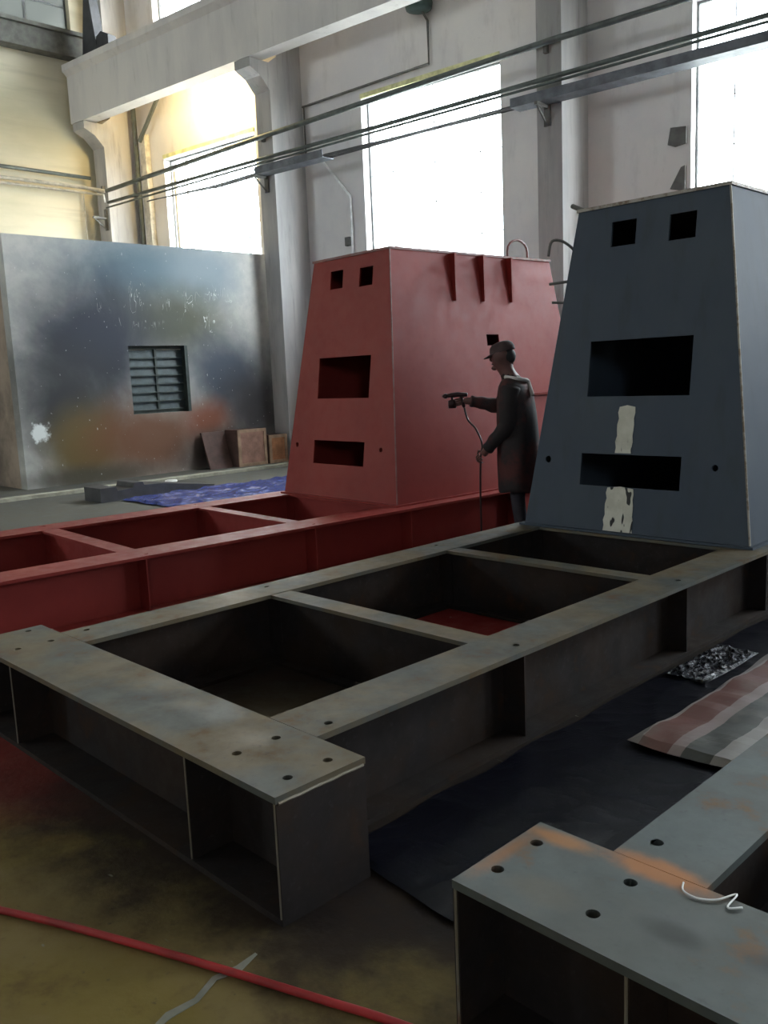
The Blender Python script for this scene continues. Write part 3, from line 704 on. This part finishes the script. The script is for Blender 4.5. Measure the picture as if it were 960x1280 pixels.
redb, TR = steel_base('machine_frame', -6.591, 1.501, -.054, .425, (-1.05, -.735), (.735, 1.05), (-1.28, 1.28),
    'red primed steel base with welded beam frame and tall tapered red pedestal', ('red_primer', 'red_primer', 'red_primer_edge'), ('red_primer', 'red_primer_edge', 2.315, 0.0))
gryb, TG = steel_base('machine_frame', -3.15, 1.396, 0.0, .41, (-.99, -.735), (.712, .972), (-1.215, 1.212),
    'bare grey steel base with rusty beam frame and tall grey pedestal in the middle', ('steel', 'steel_web_shaded', 'steel_edge'), ('plate_grey', 'plate_edge', 2.315, -.015))
thrb, T3 = steel_base('machine_frame', -.10, 1.424, 0.0, .41, (-.968, -.728), (.712, .972), (-1.187, 1.212),
    'bare grey steel beam frame with orange rust marks in the lower right corner', ('steel_blue', 'steel_web_shaded', 'steel_edge'))

# paper strips taped on the grey pedestal front
def on_front(x, z):
    """point on the grey pedestal's front plate, just proud of it"""
    k = (z - .41) / 2.315
    return TG((x, 4.06 + .31 * k - .004, z))
def strip(x0a, x1a, za, x0b, x1b, zb, label):
    bm = bmesh.new(); N = 8; rows = []
    for i in range(N + 1):
        k = i / N; z = za + (zb - za) * k; a = x0a + (x0b - x0a) * k; b = x1a + (x1b - x1a) * k
        j = .006 * math.sin(i * 2.4)
        rows.append([bm.verts.new(on_front(a + j, z)), bm.verts.new(on_front((a + b) / 2, z + (.012 if i == N else 0))), bm.verts.new(on_front(b - j * .6, z))])
    for i in range(N):
        for q in (0, 1): bm.faces.new((rows[i][q], rows[i][q + 1], rows[i + 1][q + 1], rows[i + 1][q]))
    thicken(bm, .0015, True, (0, -1, 0))
    return setp(obj('paper_strip', bm, 'paper'), label, 'paper', 'paper strips on the grey pedestal')
strip(-.148, -.018, .985, -.135, -.01, 1.31, 'upper white paper strip stuck below the large opening of the grey pedestal')
strip(-.205, .03, .43, -.19, .018, .738, 'lower white paper strip with ink marks at the foot of the grey pedestal')
# rod and hook sticking out behind the grey pedestal's left flank
rod = thing('bent_rod', (-4.0, 6.1, 2.3), 'thin bent steel rod hooked on the left flank of the grey pedestal', 'rod')
bm = bmesh.new(); tube(bm, smooth_path([(-3.86, 5.95, 2.30), (-3.88, 5.95, 2.46), (-3.93, 5.86, 2.55), (-4.0, 5.80, 2.56), (-4.02, 5.78, 2.45)], 5), .011, 8); obj('hook', bm, 'bracket', rod, True)
bm = bmesh.new(); tube(bm, [(-3.87, 6.0, 2.27), (-4.13, 5.95, 2.26)], .012, 6); obj('spike', bm, 'bracket', rod)
bm = bmesh.new(); tube(bm, [(-3.90, 6.05, 2.10), (-4.14, 6.0, 2.12)], .012, 6); obj('spike', bm, 'bracket', rod)
bm = bmesh.new(); tube(bm, [TG((-.57, 4.42, 2.74)), TG((-.70, 4.46, 2.80))], .018, 8)
setp(obj('rebar_stub', bm, 'bracket'), 'short rusty bar jutting from the top corner of the grey pedestal', 'bar')

# ================================================================== FLOOR THINGS
def sheet(name, x0, x1, y0, y1, nx, ny, amp, sc, mat, label, cat, zoff=0.01, edge=0.06, group=None, ridged=True):
    bm = bmesh.new(); V = []
    for i in range(nx + 1):
        row = []
        for j in range(ny + 1):
            x = x0 + (x1 - x0) * i / nx; y = y0 + (y1 - y0) * j / ny
            n_ = mnoise.noise(Vector((x * sc, y * sc, 3.1))); n2_ = mnoise.noise(Vector((x * sc * 2.7, y * sc * 2.7, 8.0)))
            h = (1 - abs(n_)) ** 4 + .45 * (1 - abs(n2_)) ** 3 if ridged else .5 + .5 * n_ + .3 * n2_
            ex = edge * mnoise.noise(Vector((y * 2.2, i * .0 + x0, 0))) if i in (0, nx) else 0
            ey = edge * mnoise.noise(Vector((x * 2.2, y0, 5))) if j in (0, ny) else 0
            k = 0.25 if i in (0, nx) or j in (0, ny) else 1
            row.append(bm.verts.new((x + ex, y + ey, zoff + amp * max(0, h) * k)))
        V.append(row)
    for i in range(nx):
        for j in range(ny): bm.faces.new((V[i][j], V[i + 1][j], V[i + 1][j + 1], V[i][j + 1]))
    thicken(bm, .002, False)
    return setp(obj(name, bm, mat), label, cat, group)
sheet('plastic_sheet', -2.13, -1.12, 1.78, 7.9, 60, 300, .007, 3.0, 'film_navy', 'dark navy crinkled plastic sheet on the floor between the two grey frames', 'plastic sheet')
sheet('plastic_sheet', -11.4, -8.3, 5.9, 10.3, 70, 90, .035, 2.2, 'film_blue', 'blue crinkled plastic sheet on the floor behind the red base', 'plastic sheet')
sheet('striped_tarp', -1.80, -1.00 - .1, 3.14, 7.6, 24, 100, .05, 2.6, 'tarp', 'red grey and white striped woven tarpaulin between the grey frames', 'tarpaulin', .028, .05, None, False)

sheet('plastic_wrap', -2.10, -1.88, 4.0, 4.62, 40, 90, .012, 12.0, 'film_wrap', 'crumpled shiny plastic wrap glinting on the navy sheet beside the striped tarpaulin', 'plastic wrap', .02, .05)
def floor_path(px, z): return [Vector((x, y, z)) for x, y in px]
bm = bmesh.new(); tube(bm, smooth_path(floor_path([(-4.4, .1), (-3.3, .53), (-2.655, .847), (-2.297, 1.005), (-1.888, 1.165), (-1.625, 1.262), (-1.44, 1.33), (-1.2, 1.40)], .012), 8), .011, 10)
setp(obj('air_hose', bm, 'hose_red', None, True), 'bright red air hose lying across the floor in front of the frames', 'hose')
# stepped steel offcut behind the red frame
bm = bmesh.new(); prism(bm, [(-11.45, y, z) for y, z in ((5.62, 0), (7.5, 0), (7.5, .05), (6.6, .17), (6.3, .18), (6.28, .23), (6.14, .23), (6.12, .16), (5.88, .14), (5.86, .20), (5.62, .20))], (-.5, 0, 0))
setp(obj('steel_offcut', bm, 'black_steel'), 'black notched steel offcut on the floor behind the red frame', 'offcut')
bm = bmesh.new()
for k in range(9):
    pass
bmesh.ops.create_icosphere(bm, subdivisions=2, radius=.055)
for v in bm.verts:
    n_ = 1 + .5 * mnoise.noise(v.co * 22); v.co = Vector((v.co.x * 1.1 * n_ - 12.66, v.co.y * 1.9 * n_ + 7.45, max(0.0, v.co.z * .55 * n_ + .035)))
setp(obj('plastic_scrap', bm, 'white_scrap'), 'small crumpled white scrap on the floor by the kerb', 'scrap')
# pale mortar streak on the floor
bm = bmesh.new(); pts = [(-1.90, 1.27), (-1.885, 1.20), (-1.90, 1.13), (-1.865, 1.05), (-1.87, .97), (-1.85, .90), (-1.86, .82)]
Lf, Rf = [], []
for i, (x, y) in enumerate(pts):
    wd = .005 + .009 * abs(math.sin(i * 1.9)); Lf.append((x - wd, y, .003)); Rf.append((x + wd, y, .003))
prism(bm, Lf + Rf[::-1], (0, 0, -.002)); setp(obj('mortar_streak', bm, 'mortar'), 'pale dried mortar streak under the red hose', 'mortar streak')

# ================================================================== THE PAINTER
PB = Vector((-4.62, 6.16, 0)); F = Vector((-.9, -.436, 0)).normalized(); RT = Vector((F.y, -F.x, 0)); UPV = Vector((0, 0, 1))
def Q(f, r, z): return PB + F * f + RT * r + UPV * z
person = thing('person', PB, 'person in dark paint-stained coat and cap spraying the red pedestal', 'person')
verts, edges, rad = [], [], []
def sv(p, rx, ry=None, link=None):
    verts.append(p); rad.append((rx, ry if ry else rx))
    if link is not None: edges.append((link, len(verts) - 1))
    return len(verts) - 1
pel = sv(Q(0, 0, .93), .15, .13)
bel = sv(Q(.01, 0, 1.10), .15, .125, pel); che = sv(Q(.02, 0, 1.32), .165, .13, bel); upc = sv(Q(.03, 0, 1.47), .10, .09, che)
nk = sv(Q(.07, 0, 1.56), .058, .058, upc); hd0 = sv(Q(.125, 0, 1.655), .092, .088, nk); hd1 = sv(Q(.13, 0, 1.735), .118, .112, hd0); hd2 = sv(Q(.12, 0, 1.80), .085, .08, hd1)
for sg in (-1, 1):
    hip = sv(Q(0, sg * .10, .86), .10, None, pel); kn = sv(Q(.02 + .03 * sg, sg * .12, .49), .065, None, hip); an = sv(Q(-.03 + .04 * sg, sg * .13, .10), .045, None, kn)
    sv(Q(.04 + .04 * sg, sg * .14, .05), .045, .04, an); sv(Q(.14 + .04 * sg, sg * .15, .04), .038, .034, len(verts) - 1)
# right arm reaches to the spray gun, left arm hangs forward with the hose
sh = sv(Q(.03, .17, 1.44), .07, None, upc); el = sv(Q(.22, .20, 1.30), .05, None, sh); wr = sv(Q(.455, .10, 1.345), .034, None, el); pr_ = sv(Q(.515, .09, 1.35), .036, .024, wr)
shl = sv(Q(.03, -.18, 1.44), .07, None, upc); ell = sv(Q(.05, -.23, 1.15), .052, None, shl); wrl = sv(Q(.24, -.18, .93), .035, None, ell); pll = sv(Q(.285, -.165, .885), .036, .022, wrl)
me = bpy.data.meshes.new('body_cage'); me.from_pydata([tuple(v) for v in verts], edges, [])
tmp = bpy.data.objects.new('body_cage', me); COL.objects.link(tmp)
sk = tmp.modifiers.new('skin', 'SKIN'); sk.use_smooth_shade = True
for i, v in enumerate(me.skin_vertices[0].data): v.radius = rad[i]; v.use_root = (i == pel)
ss = tmp.modifiers.new('sub', 'SUBSURF'); ss.levels = 2; ss.render_levels = 2
dg = bpy.context.evaluated_depsgraph_get(); ev = tmp.evaluated_get(dg)
bm = bmesh.new(); bm.from_mesh(ev.to_mesh()); ev.to_mesh_clear()
bpy.data.objects.remove(tmp, do_unlink=True)
def hand(palm, fd, side):
    """five separate bent fingers; fd forward of the hand, side towards the thumb"""
    fd = fd.normalized(); side = (side - fd * side.dot(fd)).normalized(); curl = fd.cross(side).normalized()
    if curl.z > 0: curl = -curl
    for k, ln in enumerate((.072, .080, .074, .058)):
        b = palm + side * (.027 - .018 * k) + fd * .02
        tube(bm, [b, b + fd * ln * .5 + curl * .008, b + fd * ln * .72 + curl * .035, b + fd * ln * .55 + curl * .06], [.0095, .009, .0085, .007], 7)
    b = palm + side * .03 - fd * .012
    tube(bm, [b, b + side * .03 + fd * .02 + curl * .01, b + side * .025 + fd * .05 + curl * .03], [.011, .0105, .008], 7)
hand(Q(.505, .085, 1.35), F * .6 - UPV * .15 - RT * .25, UPV); hand(Q(.285, -.165, .885), (F * .6 - UPV * .5), F * .5 + UPV * .5 + RT * .3)
# nose, brow, chin, ears as part of the same head
for c_, r_ in ((Q(.122, 0, 1.705), (.100, .080, .115)), (Q(.218, 0, 1.700), (.024, .013, .024)), (Q(.195, 0, 1.625), (.030, .034, .022)), (Q(.212, 0, 1.657), (.012, .024, .007)), (Q(.208, 0, 1.735), (.014, .05, .010)), (Q(.12, .086, 1.705), (.02, .010, .03)), (Q(.12, -.086, 1.705), (.02, .010, .03))):
    g = bmesh.ops.create_icosphere(bm, subdivisions=2, radius=1.0)
    for v in g['verts']: v.co = c_ + F * (v.co.x * r_[0]) + RT * (v.co.y * r_[1]) + UPV * (v.co.z * r_[2])
bmesh.ops.recalc_face_normals(bm, faces=bm.faces[:])
for f in bm.faces:
    c_ = f.calc_center_median(); rel = c_ - PB; ff = rel.dot(F); rr = rel.dot(RT)
    hand_r = (c_ - Q(.53, .09, 1.35)).length < .11; hand_l = (c_ - Q(.29, -.165, .88)).length < .10
    if c_.z > 1.56 or hand_r or hand_l: f.material_index = 1
    elif c_.z < .12: f.material_index = 3
    elif c_.z < .92 and abs(rr) < .2 and ff < .2: f.material_index = 2
obj('body', bm, ['cloth_dark', 'skin', 'trouser', 'boot'], person, True)
# loose coat
bm = bmesh.new(); rings = []
for z, rf, rr, of in ((1.535, .075, .09, .055), (1.515, .10, .155, .04), (1.47, .13, .215, .03), (1.38, .155, .235, .02), (1.22, .170, .24, .01), (1.02, .180, .245, .0), (.82, .188, .25, -.005), (.60, .190, .25, -.01), (.56, .188, .245, -.01)):
    ring = []
    for k in range(28):
        a = k * 2 * math.pi / 28; fold = 1 + (.035 * math.sin(a * 7 + z * 3) + .02 * math.sin(a * 11)) * min(1, (1.55 - z) * 1.6)
        ring.append(bm.verts.new(Q(of + rf * math.cos(a) * fold, rr * math.sin(a) * fold, z + .01 * math.sin(a * 3))))
    rings.append(ring)
for i in range(len(rings) - 1):
    for k in range(28): bm.faces.new((rings[i][k], rings[i][(k + 1) % 28], rings[i + 1][(k + 1) % 28], rings[i + 1][k]))
thicken(bm, .006, False)
obj('coat', bm, 'cloth_paint', person, True)
for nm, pts_, rs_ in (('sleeve', [Q(.03, .18, 1.455), Q(.12, .215, 1.37), Q(.22, .205, 1.295), Q(.34, .155, 1.32), Q(.445, .108, 1.342)], [.088, .078, .07, .056, .048]), ('sleeve', [Q(.03, -.19, 1.455), Q(.04, -.225, 1.30), Q(.05, -.235, 1.14), Q(.15, -.205, 1.03), Q(.235, -.182, .935)], [.090, .080, .073, .060, .05])):
    bm = bmesh.new(); tube(bm, smooth_path(pts_, 5), [rs_[min(i // 5, 4)] + ((rs_[min(i // 5 + 1, 4)] - rs_[min(i // 5, 4)]) * (i % 5) / 5) + .004 * math.sin(i * 1.7) for i in range(21)], 14); obj(nm, bm, 'cloth_paint', person, True)
# pale strip standing for the white highlight on the shoulder
bm = bmesh.new(); tube(bm, smooth_path([Q(.09, -.08, 1.545), Q(.0, -.115, 1.53), Q(-.075, -.05, 1.515), Q(-.09, .02, 1.50), Q(-.12, -.04, 1.44), Q(-.145, -.08, 1.38)], 5), .016, 8); obj('shoulder_highlight', bm, 'shoulder_highlight', person, True)
# cap with peak, hair behind
bm = bmesh.new(); rings = []
TC = lambda f, r, h: Q(.122, 0, 1.757) + (F * math.cos(.25) - UPV * math.sin(.25)) * f + RT * r + (UPV * math.cos(.25) + F * math.sin(.25)) * h
for h, r in ((0, .102), (.03, .104), (.06, .094), (.082, .07), (.092, .03)):
    rings.append([bm.verts.new(TC(r * 1.08 * math.cos(k * 2 * math.pi / 20), r * .92 * math.sin(k * 2 * math.pi / 20), h)) for k in range(20)])
for i in range(4):
    for k in range(20): bm.faces.new((rings[i][k], rings[i][(k + 1) % 20], rings[i + 1][(k + 1) % 20], rings[i + 1][k]))
bm.faces.new(rings[-1])
cap = obj('cap', bm, 'cap_cloth', person, True)
bm = bmesh.new(); arc = [(-1.1 + k * 2.2 / 12) for k in range(13)]
prism(bm, [TC(.105 * math.cos(a), .093 * math.sin(a), .006) for a in arc] + [TC(.09 + .085 * math.cos(a), .085 * math.sin(a), .0 - .012) for a in arc[::-1]], (0, 0, .006)); obj('peak', bm, 'cap_cloth', cap)
bm = bmesh.new(); g = bmesh.ops.create_icosphere(bm, subdivisions=3, radius=1)
for v in bm.verts: v.co = Q(.098, 0, 1.722) + F * (v.co.x * .088) + RT * (v.co.y * .086) + UPV * (v.co.z * .085)
obj('hair', bm, 'hair', person, True)
# the spray gun and its hose
gun = thing('spray_gun', Q(.55, .09, 1.3), 'spray gun held out towards the red pedestal by the painter', 'spray gun')
bm = bmesh.new(); tube(bm, [Q(.47, .09, 1.40), Q(.56, .09, 1.405), Q(.62, .09, 1.40), Q(.66, .09, 1.395)], [.018, .022, .020, .016], 12); obj('gun_body', bm, 'gun_metal', gun, True)
bm = bmesh.new(); tube(bm, [Q(.66, .09, 1.395), Q(.68, .09, 1.393), Q(.70, .09, 1.392)], [.024, .022, .008], 12); obj('nozzle', bm, 'gun_metal', gun, True)
bm = bmesh.new(); tube(bm, [Q(.53, .09, 1.40), Q(.515, .09, 1.33), Q(.50, .09, 1.29)], [.017, .016, .014], 10); obj('grip', bm, 'gun_metal', gun, True)
bm = bmesh.new(); tube(bm, [Q(.61, .09, 1.39), Q(.61, .09, 1.36), Q(.61, .09, 1.352), Q(.61, .09, 1.285)], [.012, .012, .038, .036], 14); obj('paint_cup', bm, 'gun_metal', gun, True)
bm = bmesh.new(); tube(bm, smooth_path([Q(.50, .09, 1.285), Q(.46, .05, 1.18), Q(.36, -.06, 1.10), Q(.29, -.15, .98), Q(.30, -.165, .85), Q(.31, -.165, .60), Q(.31, -.17, .2), Q(.33, -.17, .015), (-4.86, 5.7, .012), (-4.72, 5.0, .012), (-4.82, 3.8, .012), (-4.75, 2.6, .012)], 8), .009, 8)
setp(obj('paint_hose', bm, 'gun_metal', None, True), 'thin paint hose hanging from the spray gun through the painter’s hand', 'hose')
bm = bmesh.new(); tube(bm, smooth_path([(-.875, 1.765, .414), (-.86, 1.735, .414), (-.825, 1.728, .414), (-.79, 1.75, .414), (-.765, 1.80, .414), (-.76, 1.74, .414), (-.735, 1.76, .414)], 6), .0022, 6)
setp(obj('string', bm, 'conduit_white', None, True), 'short curl of white string on the lower right frame beside the rust mark', 'string')
